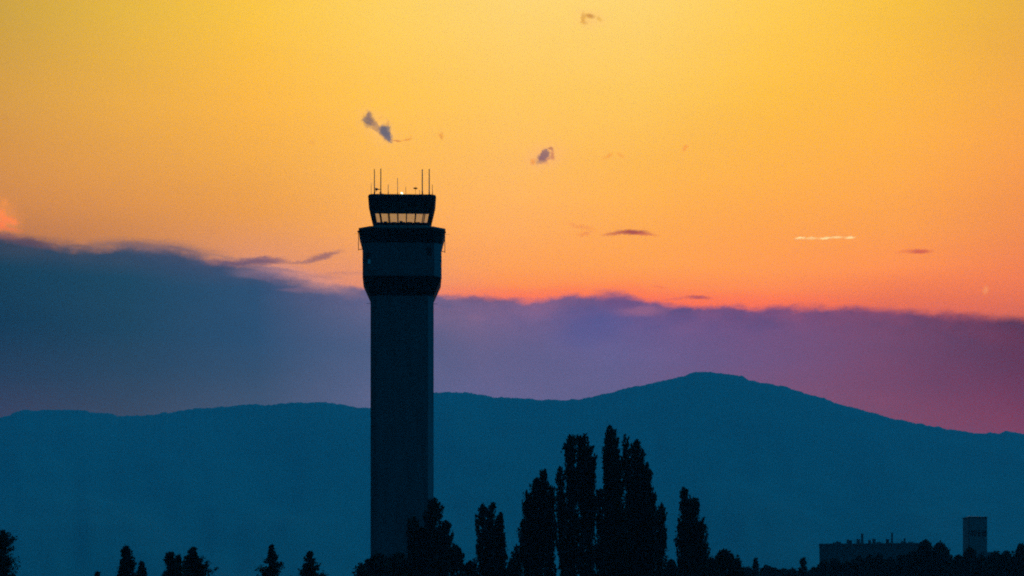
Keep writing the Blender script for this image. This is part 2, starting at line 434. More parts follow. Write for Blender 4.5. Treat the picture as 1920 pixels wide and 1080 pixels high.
# ------------------------------------------------------------------ control tower
TD = 425.0
K = (TD-5.9)/F      # scale at the front faces
def tz(y): return EYE+(HY-y)*K
m_shaft = concrete('tower_concrete', (0.098, 0.103, 0.122), 3.9)
m_block = mat('tower_cladding', (0.078, 0.083, 0.098), 0.75, 0.15, 0.5)
m_dark = mat('dark_parts_and_flare_shade', (0.008, 0.008, 0.009), 0.8, 0.2, 0.6, spec=0.1)  # underside shade of the flares is put into this colour; fittings share it
m_cab = mat('cab_cladding', (0.012, 0.012, 0.014), 0.7, 0.15, 0.6, spec=0.15)
m_roof = mat('roof_membrane', (0.10, 0.10, 0.10), 0.9, 0.2, 0.6)
m_steel = mat('galvanised_steel', (0.16, 0.13, 0.11), 0.5, 0.2, 2.0, metal=0.3)
m_whip = mat('glow_tinted_whip', (0.55, 0.30, 0.14), 0.5, 0.1, 2.0)  # sky glow around the fibreglass whips is put into their brown colour
m_thin = mat('pale_glow_tinted_whip', (0.75, 0.5, 0.3), 0.5, 0.1, 2.0)  # the same sky glow in the colour, paler for the thin rods
m_recess = mat('window_recess', (0.01, 0.01, 0.012), 0.3)
m_blind = mat('pale_panel', (0.55, 0.58, 0.6), 0.6)
gl = bpy.data.materials.new('tinted_cab_glass'); gl.use_nodes = True
t_ = gl.node_tree; t_.nodes.clear()
o_ = t_.nodes.new('ShaderNodeOutputMaterial'); mx_ = t_.nodes.new('ShaderNodeMixShader')
tr_ = t_.nodes.new('ShaderNodeBsdfTransparent'); gs_ = t_.nodes.new('ShaderNodeBsdfGlossy')
tr_.inputs[0].default_value = (0.66, 0.73, 0.92, 1); gs_.inputs[0].default_value = (0.8, 0.8, 0.8, 1); gs_.inputs['Roughness'].default_value = 0.03
mx_.inputs[0].default_value = 0.05
t_.links.new(tr_.outputs[0], mx_.inputs[1]); t_.links.new(gs_.outputs[0], mx_.inputs[2]); t_.links.new(mx_.outputs[0], o_.inputs[0])

tower = thing('control_tower', 'tall airport control tower with flared head and rooftop antennas, above the trees', 'control tower',
              ((754-960)*TD/F, TD, 0), rotz=math.radians(2.4))
# shaft
bm = bmesh.new()
SW = 120*K*0.99; c_ = 10.5*K
loft(bm, [ring8(SW, SW, c_, -0.5), ring8(SW, SW, c_, tz(553))])
obj('shaft', bm, m_shaft, tower)
bm = bmesh.new(); loft(bm, [ring8(SW+0.5, SW+0.5, c_, -0.6), ring8(SW+0.5, SW+0.5, c_, 1.1)]); obj('plinth', bm, m_block, tower)
bm = bmesh.new(); box(bm, (0, -SW/2-0.04, 1.15+1.2), (1.8, 0.08, 2.3)); obj('door', bm, m_steel, tower)
BW = 150*K*0.99
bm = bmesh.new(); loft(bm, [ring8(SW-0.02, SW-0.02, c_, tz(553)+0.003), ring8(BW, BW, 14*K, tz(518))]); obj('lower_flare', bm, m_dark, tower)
bm = bmesh.new(); loft(bm, [ring8(BW-0.01, BW-0.01, 14*K, tz(518)+0.003), ring8(BW-0.01, BW-0.01, 14*K, tz(456))])
block = obj('equipment_block', bm, m_block, tower)
for zz in (tz(487), ):
    bm = bmesh.new(); loft(bm, [ring8(BW+0.03, BW+0.03, 14*K, zz), ring8(BW+0.03, BW+0.03, 14*K, zz+0.05)]); obj('panel_joint', bm, m_block, block)
UW = 165*K*0.985
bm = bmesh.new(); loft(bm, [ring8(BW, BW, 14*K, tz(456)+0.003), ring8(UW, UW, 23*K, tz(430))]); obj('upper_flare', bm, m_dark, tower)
bm = bmesh.new()
loft(bm, [ring8(UW+0.05, UW+0.05, 23*K, tz(430)+0.003), ring8(UW+0.05, UW+0.05, 23*K, tz(426.5)), ring8(UW-0.8, UW-0.8, 22*K, tz(426.3)), ring8(112*K, 112*K, 12*K, tz(420.5))])
obj('gallery_roof', bm, m_roof, tower)
# cab: lower wall, windows, deep roof fascia
def cabw(y): return (106+(y-419)*(130-106)/(367-419))*K*0.985
CC = 4.5*K
bm = bmesh.new(); loft(bm, [ring8(cabw(421), cabw(421), CC, tz(421)), ring8(cabw(414.5), cabw(414.5), CC, tz(414.5))]); obj('cab_wall', bm, m_cab, tower)
bm = bmesh.new()
loft(bm, [ring8(cabw(377), cabw(377), CC, tz(377)), ring8(cabw(367), cabw(367), CC, tz(367)), ring8(cabw(367)-0.25, cabw(367)-0.25, CC, tz(363.5)), ring8(cabw(367)-0.9, cabw(367)-0.9, CC, tz(363.5)), ring8(cabw(367)-0.9, cabw(367)-0.9, CC, tz(364.6))])
obj('cab_roof', bm, m_cab, tower)
zb, zt = tz(414.5), tz(377); wb, wt = cabw(414.5), cabw(377)
def on_face(side, u, z, off=0.0):
    """u metres along a cab side at height z; side 0 front, 1 right, 2 back, 3 left"""
    q = (z-zb)/(zt-zb); d = (wb+(wt-wb)*q)/2+off
    p = Vector((u, -d, z)); return Matrix.Rotation(side*math.pi/2, 3, 'Z') @ p
mull = [-51, -38.0, -22.4, -7.0, 8.2, 23.5, 37.5, 51]
wins = [(-47,-38.7),(-37,-23.6),(-21.8,-7.6),(-6.4,7.6),(8.8,22.6),(24.2,36.6),(38.3,47)]
KW = wt/wb
for side in range(4):
    # solid bars between the window openings, leaning outwards with the glass
    edges = [-wb/2+CC*0.5]+[v*K for w in wins for v in w]+[wb/2-CC*0.5]
    for i in range(0, len(edges), 2):
        a, b = edges[i], edges[i+1]; fr = bmesh.new()
        rings = [[on_face(side, a*q, z, o_f) for q, z, o_f in ((1, zb, 0), (KW, zt, 0), (KW, zt, -.16), (1, zb, -.16))],
                 [on_face(side, b*q, z, o_f) for q, z, o_f in ((1, zb, 0), (KW, zt, 0), (KW, zt, -.16), (1, zb, -.16))]]
        loft(fr, rings); obj('mullion', fr, m_cab, tower)
    for a, b in wins:
        pb = bmesh.new()
        vs = [pb.verts.new(p) for p in (on_face(side, a*K-0.05, zb-0.02, -0.08), on_face(side, b*K+0.05, zb-0.02, -0.08), on_face(side, b*K*KW+0.05, zt+0.02, -0.08), on_face(side, a*K*KW-0.05, zt+0.02, -0.08))]
        pb.faces.new(vs); obj('pane', pb, gl, tower)
# corner piers
for sx_, sy_ in ((-1,-1),(1,-1),(1,1),(-1,1)):
    bm = bmesh.new()
    def pr(w, z):
        x = w/2; o = [(x-CC-0.12, x), (x-CC, x), (x, x-CC), (x, x-CC-0.12), (x-CC-0.12, x-CC-0.12)]
        return [Vector((sx_*a, sy_*b, z)) for a, b in o]
    rr = [pr(wb-0.01, zb), pr(wt-0.01, zt)]
    loft(bm, rr); obj('corner_pier', bm, m_cab, tower)
# consoles inside
bm = bmesh.new()
rr_ = random.Random(5)
loft(bm, [ring8(wb-1.1, wb-1.1, CC, tz(419)), ring8(wb-1.0, wb-1.0, CC, tz(413.7)-0.0)])
obj('console', bm, m_recess, tower)
for x, w, hh in ((-31,7,2.2),(-15,9,1.2),(-2,6,3.2),(3,5,1.4),(14,10,1.5),(29,9,1.4),(-38,4,1.6)):
    bm = bmesh.new(); box(bm, (x*K, -3.9, tz(413.7)+hh*K/2), (w*K, 0.35, hh*K)); bmesh.ops.bevel(bm, geom=bm.edges[:], offset=.04, segments=1); obj('monitor', bm, m_recess, tower)
bm = bmesh.new(); tube(bm, (0, 0, tz(421)), (0, 0, tz(420)), 3.0, seg=20); obj('cab_floor', bm, m_recess, tower)
# window recesses of the block
def plate(name, x, y, w, h_, m, off=0.004, parent=None):
    b = bmesh.new(); box(b, ((x-754)*K, -BW/2-off, tz(y)), (w*K, 0.06, h_*K)); return obj(name, b, m, parent or tower)
plate('window', 806.5-2, 472, 9, 14, m_recess)
wd = plate('window', 690.5, 484, 10, 17, m_recess)
plate('blind', 692.5, 492, 5, 8, m_blind, 0.05, wd)
# hanging service rails at both sides of the head
for s_, x0, y0, y1 in ((-1, -82.5, 427, 462), (1, 81, 427, 465)):
    bm = bmesh.new()
    xx = x0*K
    tube(bm, (xx, -1.5, tz(y0)), (xx, -1.5, tz(y1)), 0.055)
    tube(bm, (xx, -1.5, tz(y1-2)), (s_*BW/2-s_*0.05, -1.5, tz(y1-3)), 0.055)
    tube(bm, (xx, -1.5, tz(y0)), (s_*(UW/2-0.3), -1.5, tz(y0+1)), 0.05)
    obj('service_rail', bm, m_steel, tower)
    bm = bmesh.new(); bmesh.ops.create_uvsphere(bm, u_segments=10, v_segments=6, radius=0.2, matrix=Matrix.Translation((xx, -1.5, tz(y0-1)))); 
    obj('obstruction_light', bm, m_dark, tower, True)
    bm = bmesh.new(); tube(bm, (s_*SW/2, 0, tz(559)), (s_*(SW/2+0.75), 0, tz(559.4)), 0.05, 0.02); obj('arrester_rod', bm, m_steel, tower)
    bm = bmesh.new(); tube(bm, (s_*(UW/2-0.1), 0, tz(427)), (s_*(UW/2+0.8), 0, tz(427)), 0.03, 0.012); obj('arrester_rod', bm, m_steel, tower)
# roof antennas: x, top, thickness px, material
RZ = tz(364.6)
rr_ = random.Random(9)
for x, top, th, mm in ((702,315,1.9,m_whip),(714,314,2.1,m_whip),(792,315,2.2,m_whip),(805,313,2.1,m_whip),
                       (728,344,1.1,m_thin),(745.5,331,1.1,m_thin),(761,347,0.9,m_thin),(696,342,0.8,m_thin),(811,343,1.1,m_thin),(787,353,0.8,m_thin)):
    yy = rr_.uniform(-5.0, -4.4)
    bm = bmesh.new(); X = (x-754)*K
    tube(bm, (X, yy, RZ), (X, yy, tz(top)), th*K/2, th*K/2*0.85, 8)
    an = obj('antenna', bm, mm, tower)
    if th > 1:
        bm = bmesh.new(); tube(bm, (X, yy, RZ), (X, yy, tz(357.5)), th*K*0.62, None, 8); tube(bm, (X, yy, RZ), (X, yy, RZ+0.08), th*K*1.3, None, 10); obj('antenna_base', bm, m_dark, an)
# camera-like unit on an arm, at the left
bm = bmesh.new(); X = (707-754)*K
tube(bm, ((703.5-754)*K, -4.9, tz(352.6)), ((710-754)*K, -4.9, tz(353.2)), 2.8*K, 0.9*K, 8)
tube(bm, ((709-754)*K, -4.9, tz(353.2)), ((714-754)*K, -4.9, tz(353.3)), 0.6*K)
tube(bm, ((708-754)*K, -4.9, tz(353.3)), ((701.5-754)*K, -4.9, tz(360.5)), 0.4*K)
tube(bm, ((701.5-754)*K, -4.9, RZ), ((701.5-754)*K, -4.9, tz(359)), 0.7*K)
obj('wind_sensor', bm, m_dark, tower)
bm = bmesh.new()
tube(bm, ((714.3-754)*K, -4.9, RZ), ((711.5-754)*K, -4.9, tz(359.5)), 0.5*K); tube(bm, ((711.5-754)*K, -4.9, tz(359.5)), ((714-754)*K, -4.9, tz(357)), 0.5*K)
tube(bm, ((714-754)*K, -4.9, tz(361)), ((719.5-754)*K, -4.9, tz(362)), 0.5*K)
obj('bracket', bm, m_steel, tower)
# flat mushroom sensor
bm = bmesh.new(); X = (779-754)*K
tube(bm, (X, -4.9, RZ), (X, -4.9, tz(351)), 0.3*K)
bmesh.ops.create_uvsphere(bm, u_segments=14, v_segments=8, radius=1, matrix=Matrix.Translation((X, -4.9, tz(350.6))) @ Matrix.Diagonal((4.2*K, 4.2*K, 1.3*K, 1)))
bmesh.ops.create_uvsphere(bm, u_segments=10, v_segments=6, radius=1, matrix=Matrix.Translation((X, -4.9, tz(350.6))) @ Matrix.Diagonal((1.8*K, 1.8*K, 2.1*K, 1)))
obj('satellite_sensor', bm, m_dark, tower, True)
# low dome and the lit beacon
bm = bmesh.new(); bmesh.ops.create_uvsphere(bm, u_segments=14, v_segments=8, radius=1, matrix=Matrix.Translation(((769-754)*K, -4.9, tz(363.5))) @ Matrix.Diagonal((4*K, 4*K, 1.6*K, 1)))
obj('roof_dome', bm, m_dark, tower, True)
m_lamp = mat('beacon_glass', (0.8, 0.9, 0.7), 0.2)
m_lamp.node_tree.nodes['Principled BSDF'].inputs['Emission Color'].default_value = (0.82, 1.0, 0.62, 1)
m_lamp.node_tree.nodes['Principled BSDF'].inputs['Emission Strength'].default_value = 2.2
bm = bmesh.new(); X = (753.6-754)*K
tube(bm, (X, -4.9, RZ), (X, -4.9, tz(361.6)), 1.6*K, None, 12)
bc = obj('beacon', bm, m_dark, tower)
bm = bmesh.new(); bmesh.ops.create_uvsphere(bm, u_segments=14, v_segments=8, radius=1, matrix=Matrix.Translation((X, -4.9, tz(360.2))) @ Matrix.Rotation(math.radians(38), 4, 'Y') @ Matrix.Diagonal((2.7*K, 2*K, 1.7*K, 1)))
obj('beacon_lamp', bm, m_lamp, bc, True)
# roof edge rail
bm = bmesh.new()
pr_ = ring8(cabw(367)-0.5, cabw(367)-0.5, CC, tz(362.9))
for a, b in zip(pr_, pr_[1:]+pr_[:1]): tube(bm, a, b, 0.025, None, 5)
obj('roof_rail', bm, m_dark, tower)

# ------------------------------------------------------------------ far buildings on the right
BD = 900.0; KB = BD/F
def bz(y): return EYE+(HY-y)*KB
m_far = mat('grey_metal_siding', (0.06, 0.06, 0.066), 0.8, 0.1, 0.3)
m_far2 = mat('roof_plant_metal', (0.06, 0.06, 0.065), 0.7, 0.2, 0.5)
bx0, bx1 = 1537, 1745
bd = thing('industrial_building', 'long flat-roofed building with vents and chimneys on its roof, behind trees at lower right', 'building', (((bx0+bx1)/2-960)*KB, BD, 0), rotz=math.radians(-7.2))
bw = (bx1-bx0)*KB
bm = bmesh.new(); box(bm, (0, 12, bz(1020.5)/2), (bw, 24, bz(1020.5))); wall_ = obj('wall', bm, m_far, bd)
bm = bmesh.new()
for y_ in (-0.05, 24.05): box(bm, (0, y_, bz(1020)), (bw+0.3, 0.25, 0.5))
for x_ in (-bw/2, bw/2): box(bm, (x_, 12, bz(1020)), (0.25, 24.6, 0.46))
obj('parapet', bm, m_far2, bd)
for i in range(12):
    bm = bmesh.new(); box(bm, (-bw/2+2.2+i*3.1, -0.02, 8.0), (1.5, 0.12, 1.2)); obj('window', bm, m_recess, bd)
bm = bmesh.new(); box(bm, (-4, -0.03, 2.2), (4, 0.16, 4.2)); obj('roller_door', bm, m_far2, bd)
bcx = (bx0+bx1)/2
for x0, x1, top, kind in ((1562,1568,1017,'v'),(1568,1577,1016.5,'b'),(1588,1598,1013.5,'b'),(1606,1613,1012,'b'),(1614,1620,1001,'c'),(1636,1642,1011.5,'b'),(1643,1653,1016,'d'),
                          (1661,1667,1012,'b'),(1670,1675,1000,'c'),(1689,1699,1017,'b'),(1694,1698,1010,'c'),(1701,1714,1016.5,'d'),(1628,1633,1014,'b')):
    bm = bmesh.new(); cx = ((x0+x1)/2-bcx)*KB; w = (x1-x0)*KB; zr = bz(1020.5); zt_ = bz(top); yy = 1.6+((x0*7) % 5)*.5; zt_ += .25
    if kind in 'cv':
        tube(bm, (cx, yy, zr), (cx, yy, zt_), w*0.42, w*0.36, 12); tube(bm, (cx, yy, zt_-0.3), (cx, yy, zt_), w*0.48, None, 12)
        tube(bm, (cx, yy, zr), (cx, yy, zr+0.9), w*0.8, w*0.45, 12)
        obj('chimney' if kind == 'c' else 'roof_vent', bm, m_far2, bd)
    elif kind == 'b':
        box(bm, (cx, yy, (zr+zt_)/2), (w, 2.2, zt_-zr)); box(bm, (cx, yy, zt_-0.12), (w*1.1, 2.4, 0.2)); tube(bm, (cx-w*.2, yy, zt_), (cx-w*.2, yy, zt_+0.35), w*.15)
        obj('roof_unit', bm, m_far2, bd)
    else:
        loft(bm, [[Vector((cx+sx_*w/2, yy+sy_*1.4, zr)) for sx_, sy_ in ((-1,-1),(1,-1),(1,1),(-1,1))],
                  [Vector((cx+sx_*w/2*.8, yy+sy_*1.1, zt_-.2)) for sx_, sy_ in ((-1,-1),(1,-1),(1,1),(-1,1))],
                  [Vector((cx+sx_*w/2*.4, yy+sy_*.6, zt_)) for sx_, sy_ in ((-1,-1),(1,-1),(1,1),(-1,1))]])
        obj('roof_unit', bm, m_far2, bd)
for x_ in (1572, 1603, 1632, 1649, 1655, 1683, 1690, 1708):
    bm = bmesh.new(); tube(bm, ((x_-bcx)*KB, 6, bz(1020.5)), ((x_-bcx)*KB, 6, bz(1012-(x_ % 4))), 0.09, 0.05, 6); obj('roof_pipe', bm, m_far2, bd)

HD = 820.0; KH = HD/F
def hz(y): return EYE+(HY-y)*KH
ht = thing('training_tower', 'small square tower with flat cap and dark band of openings, right of the long building', 'tower', ((1828-960)*KH, HD, 0), rotz=math.radians(10.2))
m_tt = mat('pale_metal_siding', (0.12, 0.125, 0.135), 0.7, 0.12, 0.6)
tw = 35*KH
bm = bmesh.new(); box(bm, (0, 0, hz(971)/2), (tw, tw, hz(971))); obj('wall', bm, m_tt, ht)
bm = bmesh.new()
loft(bm, [[Vector((sx_*(tw/2+.25), sy_*(tw/2+.25), hz(971)+.003)) for sx_, sy_ in ((-1,-1),(1,-1),(1,1),(-1,1))],
          [Vector((sx_*(tw/2+.3), sy_*(tw/2+.3), hz(970))) for sx_, sy_ in ((-1,-1),(1,-1),(1,1),(-1,1))], [Vector((sx_*.5-1.2, sy_*.5, hz(967.6))) for sx_, sy_ in ((-1,-1),(1,-1),(1,1),(-1,1))]])
obj('roof', bm, m_far2, ht)
for f in range(4):
    R_ = Matrix.Rotation(f*math.pi/2, 4, 'Z')
    for u0, u1 in ((-.47, -.08), (.0, .12), (.2, .47)):
        bm = bmesh.new(); box(bm, ((u0+u1)/2*tw, -tw/2-0.02, hz(1001)), ((u1-u0)*tw, 0.08, 11*KH)); bm.transform(R_); obj('opening', bm, m_recess, ht)
bm = bmesh.new(); tube(bm, (-tw/2-0.06, -tw/2-0.06, 0), (-tw/2-0.06, -tw/2-0.06, hz(971)), 0.35, None, 6); obj('downpipe', bm, m_far2, ht)
bm = bmesh.new(); tube(bm, (-1.2, 0, hz(967.6)), (-1.2, 0, hz(964)), 0.06); obj('mast', bm, m_far2, ht)
bm = bmesh.new(); box(bm, (3.2, -1.5, hz(1036)/2), (tw*0.75, tw*1.1, hz(1036)-.05)); an = obj('annex', bm, m_far2, ht)
bm = bmesh.new()
for i in range(6): box(bm, (3.2, -1.5-tw*.56, hz(1038+i*2.6)), (tw*.7, .12, .2))
obj('louvre', bm, m_tt, an)

# ------------------------------------------------------------------ trees
m_bark = mat('bark', (0.045, 0.035, 0.028), 1.0, 0.3, 2.0, spec=0.05)
m_pop = mat('poplar_leaves', (0.016, 0.022, 0.012), 0.9, 0.4, 0.5, spec=0.05)
m_con = mat('conifer_needles', (0.016, 0.022, 0.012), 0.95, 0.4, 0.5, spec=0.05)
m_dec = mat('broad_leaves', (0.016, 0.022, 0.012), 0.9, 0.4, 0.5, spec=0.05)

def leaves(name, C, size, m, parent, rg, up=None, asp=0.6):
    """one rhombus per centre, randomly turned"""
    n = len(C)
    a = rg.normal(size=(n, 3))
    if up is not None: a = a*0.55+up
    a /= np.linalg.norm(a, axis=1)[:, None]
    b = np.cross(a, rg.normal(size=(n, 3))); b /= np.linalg.norm(b, axis=1)[:, None]
    s = (size*rg.uniform(0.6, 1.35, n))[:, None]
    a = a*s; b = b*s*asp
    V = np.stack([C-a, C-b+a*.1, C+a, C+b+a*.1], 1).reshape(-1, 3)
    Q = np.arange(4*n).reshape(n, 4)
    return mesh_np(name, V, Q, m, parent)

def limbs(name, segs, parent):
    bm = bmesh.new()
    for a, b, r0, r1 in segs: tube(bm, a, b, r0, r1, 6)
    return obj(name, bm, m_bark, parent)

def poplar(label, D, spires, seed, name='poplar_tree', group='tall poplars in the row', cat='tree', fill=1.0):
    """spires: (x top, y top, x foot, y foot, half width px); narrow upright plumes of leaves round steep limbs"""
    rg = np.random.default_rng(seed); k = D/F
    xb = np.mean([s[2] for s in spires])
    base = Vector(((xb-960)*k, D, 0)); t = thing(name, label, cat, base, group)
    C = []; U = []; segs = []
    hmax = max(EYE+(HY-s[1])*k for s in spires)
    segs.append(((0, 0, -0.2), (0, 0, hmax*0.35), hmax*0.016, hmax*0.011))
    for si, (xt, yt, xf, yf, hw) in enumerate(spires):
        top = np.array([(xt-xb)*k, 0, EYE+(HY-yt)*k]); foot = np.array([(xf-xb)*k, 0, EYE+(HY-yf)*k])
        yo = rg.uniform(-0.6, 0.6)*hw*k if si else 0
        foot[1] = top[1] = yo
        w = hw*k; Lh = top[2]-foot[2]
        segs.append(((0, 0, max(1.5, foot[2]-Lh*0.12)), tuple(foot+(top-foot)*.25), hmax*0.009, hmax*0.006))
        segs.append((tuple(foot+(top-foot)*.25), tuple(foot+(top-foot)*.93), hmax*0.006, 0.03))
        vol = Lh*w*w
        area = Lh*w
        npl = int((22+area*6.0)*fill)
        ph = rg.uniform(0, 6.28, 4)
        for i in range(npl):
            q = 1-rg.uniform(0, 1)**1.15
            th = rg.uniform(0, 6.28)
            qp = (1-q)*Lh/w                       # half widths below the tip
            env = (min(1.0, (qp/1.9)**0.5)+min(.22, .04*max(0, qp-2.4)))*min(1.0, 0.6+q*2.0)
            env *= 1+0.17*math.sin(q*Lh*1.1+ph[0]+math.cos(th)*1.9)+0.10*math.sin(q*Lh*2.9+ph[1]+2*math.cos(th))
            rr = w*env*rg.uniform(0.02, 1.0)**0.42*1.04
            pl = rg.uniform(1.3, 3.0)*min(1, .55+qp*.2)
            ax = foot+(top-foot)*q
            outd = np.array([math.cos(th), math.sin(th), 0])
            tip = ax+outd*rr+np.array([0, 0, pl*0.2])
            if tip[2] > top[2]: tip[2] = top[2]-rg.uniform(0, .3)
            start = tip-outd*min(rr*.8, pl*rg.uniform(.25, .55))-np.array([0, 0, pl])+rg.normal(size=3)*.08
            n = int(40*pl/1.6)
            u = rg.uniform(0, 1, n)[:, None]
            fat = 0.23*np.clip(1.15-u, .12, 1)**.7*np.clip(u*4+.3, 0, 1)*(0.6+0.25*pl)
            C.append(start+(tip-start)*u+rg.normal(size=(n, 3))*fat*np.array([.8, .8, .9]))
    C = np.concatenate(C)
    C = C[C[:, 2] > 1.2]
    limbs('trunk', segs, t)
    leaves('crown', C, 0.19, m_pop, t, rg, up=np.array([0, 0, .9]), asp=.5)
    return t

def conifer(label, D, xt, yt, hw, seed, group='conifers', name='conifer_tree', power=0.8, gap=0.18, lean=0.0, bare=0.12, leaf=0.16):
    rg = np.random.default_rng(seed); k = D/F
    H = EYE+(HY-yt)*k; Rm = hw*k*1.12
    t = thing(name, label, 'tree', ((xt-960)*k, D, 0), group)
    power += .15
    segs = [((0, 0, -0.2), (lean*H*.5, 0, H*0.55), H*0.02, H*0.012), ((lean*H*.5, 0, H*0.55), (lean*H, 0, H*0.985), H*0.012, 0.02)]
    C = []
    z = H*bare; 
    while z < H*0.99:
        q = (H-z)/H
        whorl = rg.uniform(.72, 1.1)
        for b in range(rg.integers(3, 6)):
            if rg.random() < gap: continue
            th = rg.uniform(0, 6.28)
            Lb = (Rm*min(1.25, (H-z)/(52*k))**power*(0.45+0.55*rg.random())*whorl + 0.10)
            if H-z < .3: Lb = 0.12
            d = np.array([math.cos(th), math.sin(th), 0]); rise = rg.uniform(0.0, 0.65)*Lb
            n = int(14+Lb*30); u = rg.uniform(0.05, 1, n)[:, None]
            p = np.array([lean*z, 0, z])+d*Lb*u+np.array([0, 0, 1])*(rise*u**1.6)
            C.append(p+rg.normal(size=(n, 3))*np.array([.13, .13, .15])*(1.25-u*.5)*(0.6+Lb*.35))
            if Lb > .5: segs.append((( lean*z, 0, z), tuple(np.array([lean*z, 0, z])+d*Lb*.85+np.array([0, 0, rise*.8])), .035, .012))
        z += rg.uniform(0.10, 0.26)*(0.7+0.3*q)
    C = np.concatenate(C)
    limbs('trunk', segs, t)
    leaves('crown', C, leaf, m_con, t, rg, asp=0.5)
    return t

def leafy(label, D, xc, yt, hw, seed, group='leafy trees', name='leafy_tree', yb=1150, dens=1.0, leaf=0.19, lumps=None):
    """round-headed tree or tall bush: clumps of leaves on limbs"""
    rg = np.random.default_rng(seed); k = D/F
    H = EYE+(HY-yt)*k; R = hw*k; zb_ = max(1.0, H*0.22)
    t = thing(name, label, 'tree', ((xc-960)*k, D, 0), group)
    segs = [((0, 0, -0.2), (0, 0, zb_+(H-zb_)*.35), H*.022, H*.014)]
    C = []
    R *= 1.1; ph = rg.uniform(0, 6.28, 3)
    for i in range(int(26*dens)+6):
        th = rg.uniform(0, 6.28); rq = R*rg.uniform(.1, 1.05); h_ = H-(rq/R)**1.8*24*k*rg.uniform(.6, 1.5)
        n = 26; u = rg.random(n)[:, None]; a_ = np.array([math.cos(th)*rq*.8, math.sin(th)*rq*.8, h_-R*.5])
        b_ = np.array([math.cos(th)*rq*1.12, math.sin(th)*rq*1.12, h_+R*rg.uniform(-.1, .32)])
        C.append(a_+(b_-a_)*u+rg.normal(size=(n, 3))*.075*R*(1.3-u))
    ncl = int((H-zb_)*R*2/(0.30*R*R)*4.6*dens)
    for i in range(ncl):
        h_ = H-(H-zb_)*rg.random()**1.35
        th = rg.uniform(0, 6.28)
        rad = R*min(1, (H-h_)/(24*k))**.55*(1+.25*math.sin(h_*2.6/R+ph[0]+3*math.cos(th))+.18*math.sin(h_*6/R+ph[1]+4*math.sin(th)))*rg.uniform(.72, 1.15)
        rq = rad*math.sqrt(rg.random())
        s = rg.uniform(0.10, 0.30)*R
        c = np.array([math.cos(th)*rq, math.sin(th)*rq, min(h_, H-s*.8)+(rg.random()**3)*R*.25-.1*R])
        n = int(95*s*s/(leaf*leaf*5))+8
        p = rg.normal(size=(n, 3)); p /= np.linalg.norm(p, axis=1)[:, None]
        C.append(c+p*(s*rg.uniform(.1, 1.35, n)[:, None])*rg.uniform(.5, 1.5, 3))
        if rg.random() < .12: segs.append(((0, 0, min(zb_*.7+(H-zb_)*.12*rg.random(), c[2]-.3)), tuple(c), .07, .02))
    C = np.concatenate(C)
    limbs('trunk', segs, t)
    leaves('crown', C, leaf, m_dec, t, rg, asp=0.6)
    return t

# the row of poplars, left to right
poplar('broad dark poplar standing in front of the foot of the control tower', 330,
       [(813,933,808,1170,24),(836,975,826,1150,17),(774,969,788,1170,19),(797,985,800,1150,18)], 1, fill=1.25)
poplar('poplar with a slit of light through its crown, first one right of the control tower', 320,
       [(904,946,906,1170,15),(922,942,918,1130,15),(938,960,930,1100,12),(941,1000,938,1150,12),(970,1022,958,1180,14)], 2, fill=1.1)
poplar('poplar with a low side spire on its left, left end of the tall group', 315,
       [(1020,879,1019,1000,7),(1006,896,1012,1170,22),(1034,912,1027,1160,13),(990,920,1004,1130,14),(981,974,998,1170,10)], 3, fill=1.15)
poplar('tall poplar with a double top and a thin spire on its left', 312,
       [(1070,815,1074,1170,14),(1094,812,1090,1170,20),(1108,835,1103,1150,11),(1048,874,1064,1160,10),(1060,1010,1060,1170,9)], 4, fill=1.15)
poplar('tallest poplar, its pointed tip just left of the tower-like twin crown', 310,
       [(1144,798,1150,1170,16),(1157,842,1158,1170,14),(1138,838,1142,1170,10),(1124,916,1138,1170,12),(1165,945,1168,1170,12)], 5, fill=1.25)
poplar('wide poplar bulging to the right with stepped spires down its right side', 318,
       [(1173,814,1185,1100,8),(1194,824,1194,1170,19),(1212,868,1206,1120,16),(1222,925,1214,1170,14),(1241,943,1231,1180,13),(1190,930,1190,1170,15)], 6, fill=1.2)
poplar('single poplar with a bent blunt top, right end of the poplar row', 322,
       [(1284,914,1293,1170,16),(1302,933,1303,1160,19),(1317,970,1312,1180,14),(1280,965,1288,1170,13)], 7, fill=1.2)
# the low growth between and beside them
leafy('low dark bush at the left foot of the control tower', 345, 706, 1043, 24, 21, 'low trees around the poplars')
leafy('lowest bush left of the tower foot, cut by the lower picture edge', 340, 680, 1069, 17, 22, 'low trees around the poplars')
leafy('dark bush in front of the tower foot, beside the broad poplar', 350, 748, 1042, 24, 23, 'low trees around the poplars')
leafy('rounded tree touching the right side of the broad poplar by the tower', 335, 853, 1026, 17, 24, 'low trees around the poplars')
leafy('small bush in the gap between the first two poplars', 330, 882, 1054, 11, 25, 'low trees around the poplars')
leafy('thin bush between the slit poplar and the tall group', 350, 962, 1052, 14, 26, 'low trees around the poplars', dens=.6)
leafy('bush filling the foot of the gap left of the tallest poplar', 345, 1118, 1022, 14, 27, 'low trees around the poplars', dens=.55)
leafy('bush in the gap right of the wide poplar', 360, 1258, 1052, 13, 28, 'low trees around the poplars', dens=.8)
leafy('rounded tree with a pointed tip right of the single poplar', 335, 1358, 1036, 25, 29, 'low trees around the poplars', dens=1.3)
leafy('low bush between the single poplar and the pointed round tree', 330, 1334, 1050, 18, 30, 'low trees around the poplars', dens=1.2)
leafy('low bush under the right edge of the pointed round tree', 340, 1380, 1056, 13, 31, 'low trees around the poplars', dens=1.2)

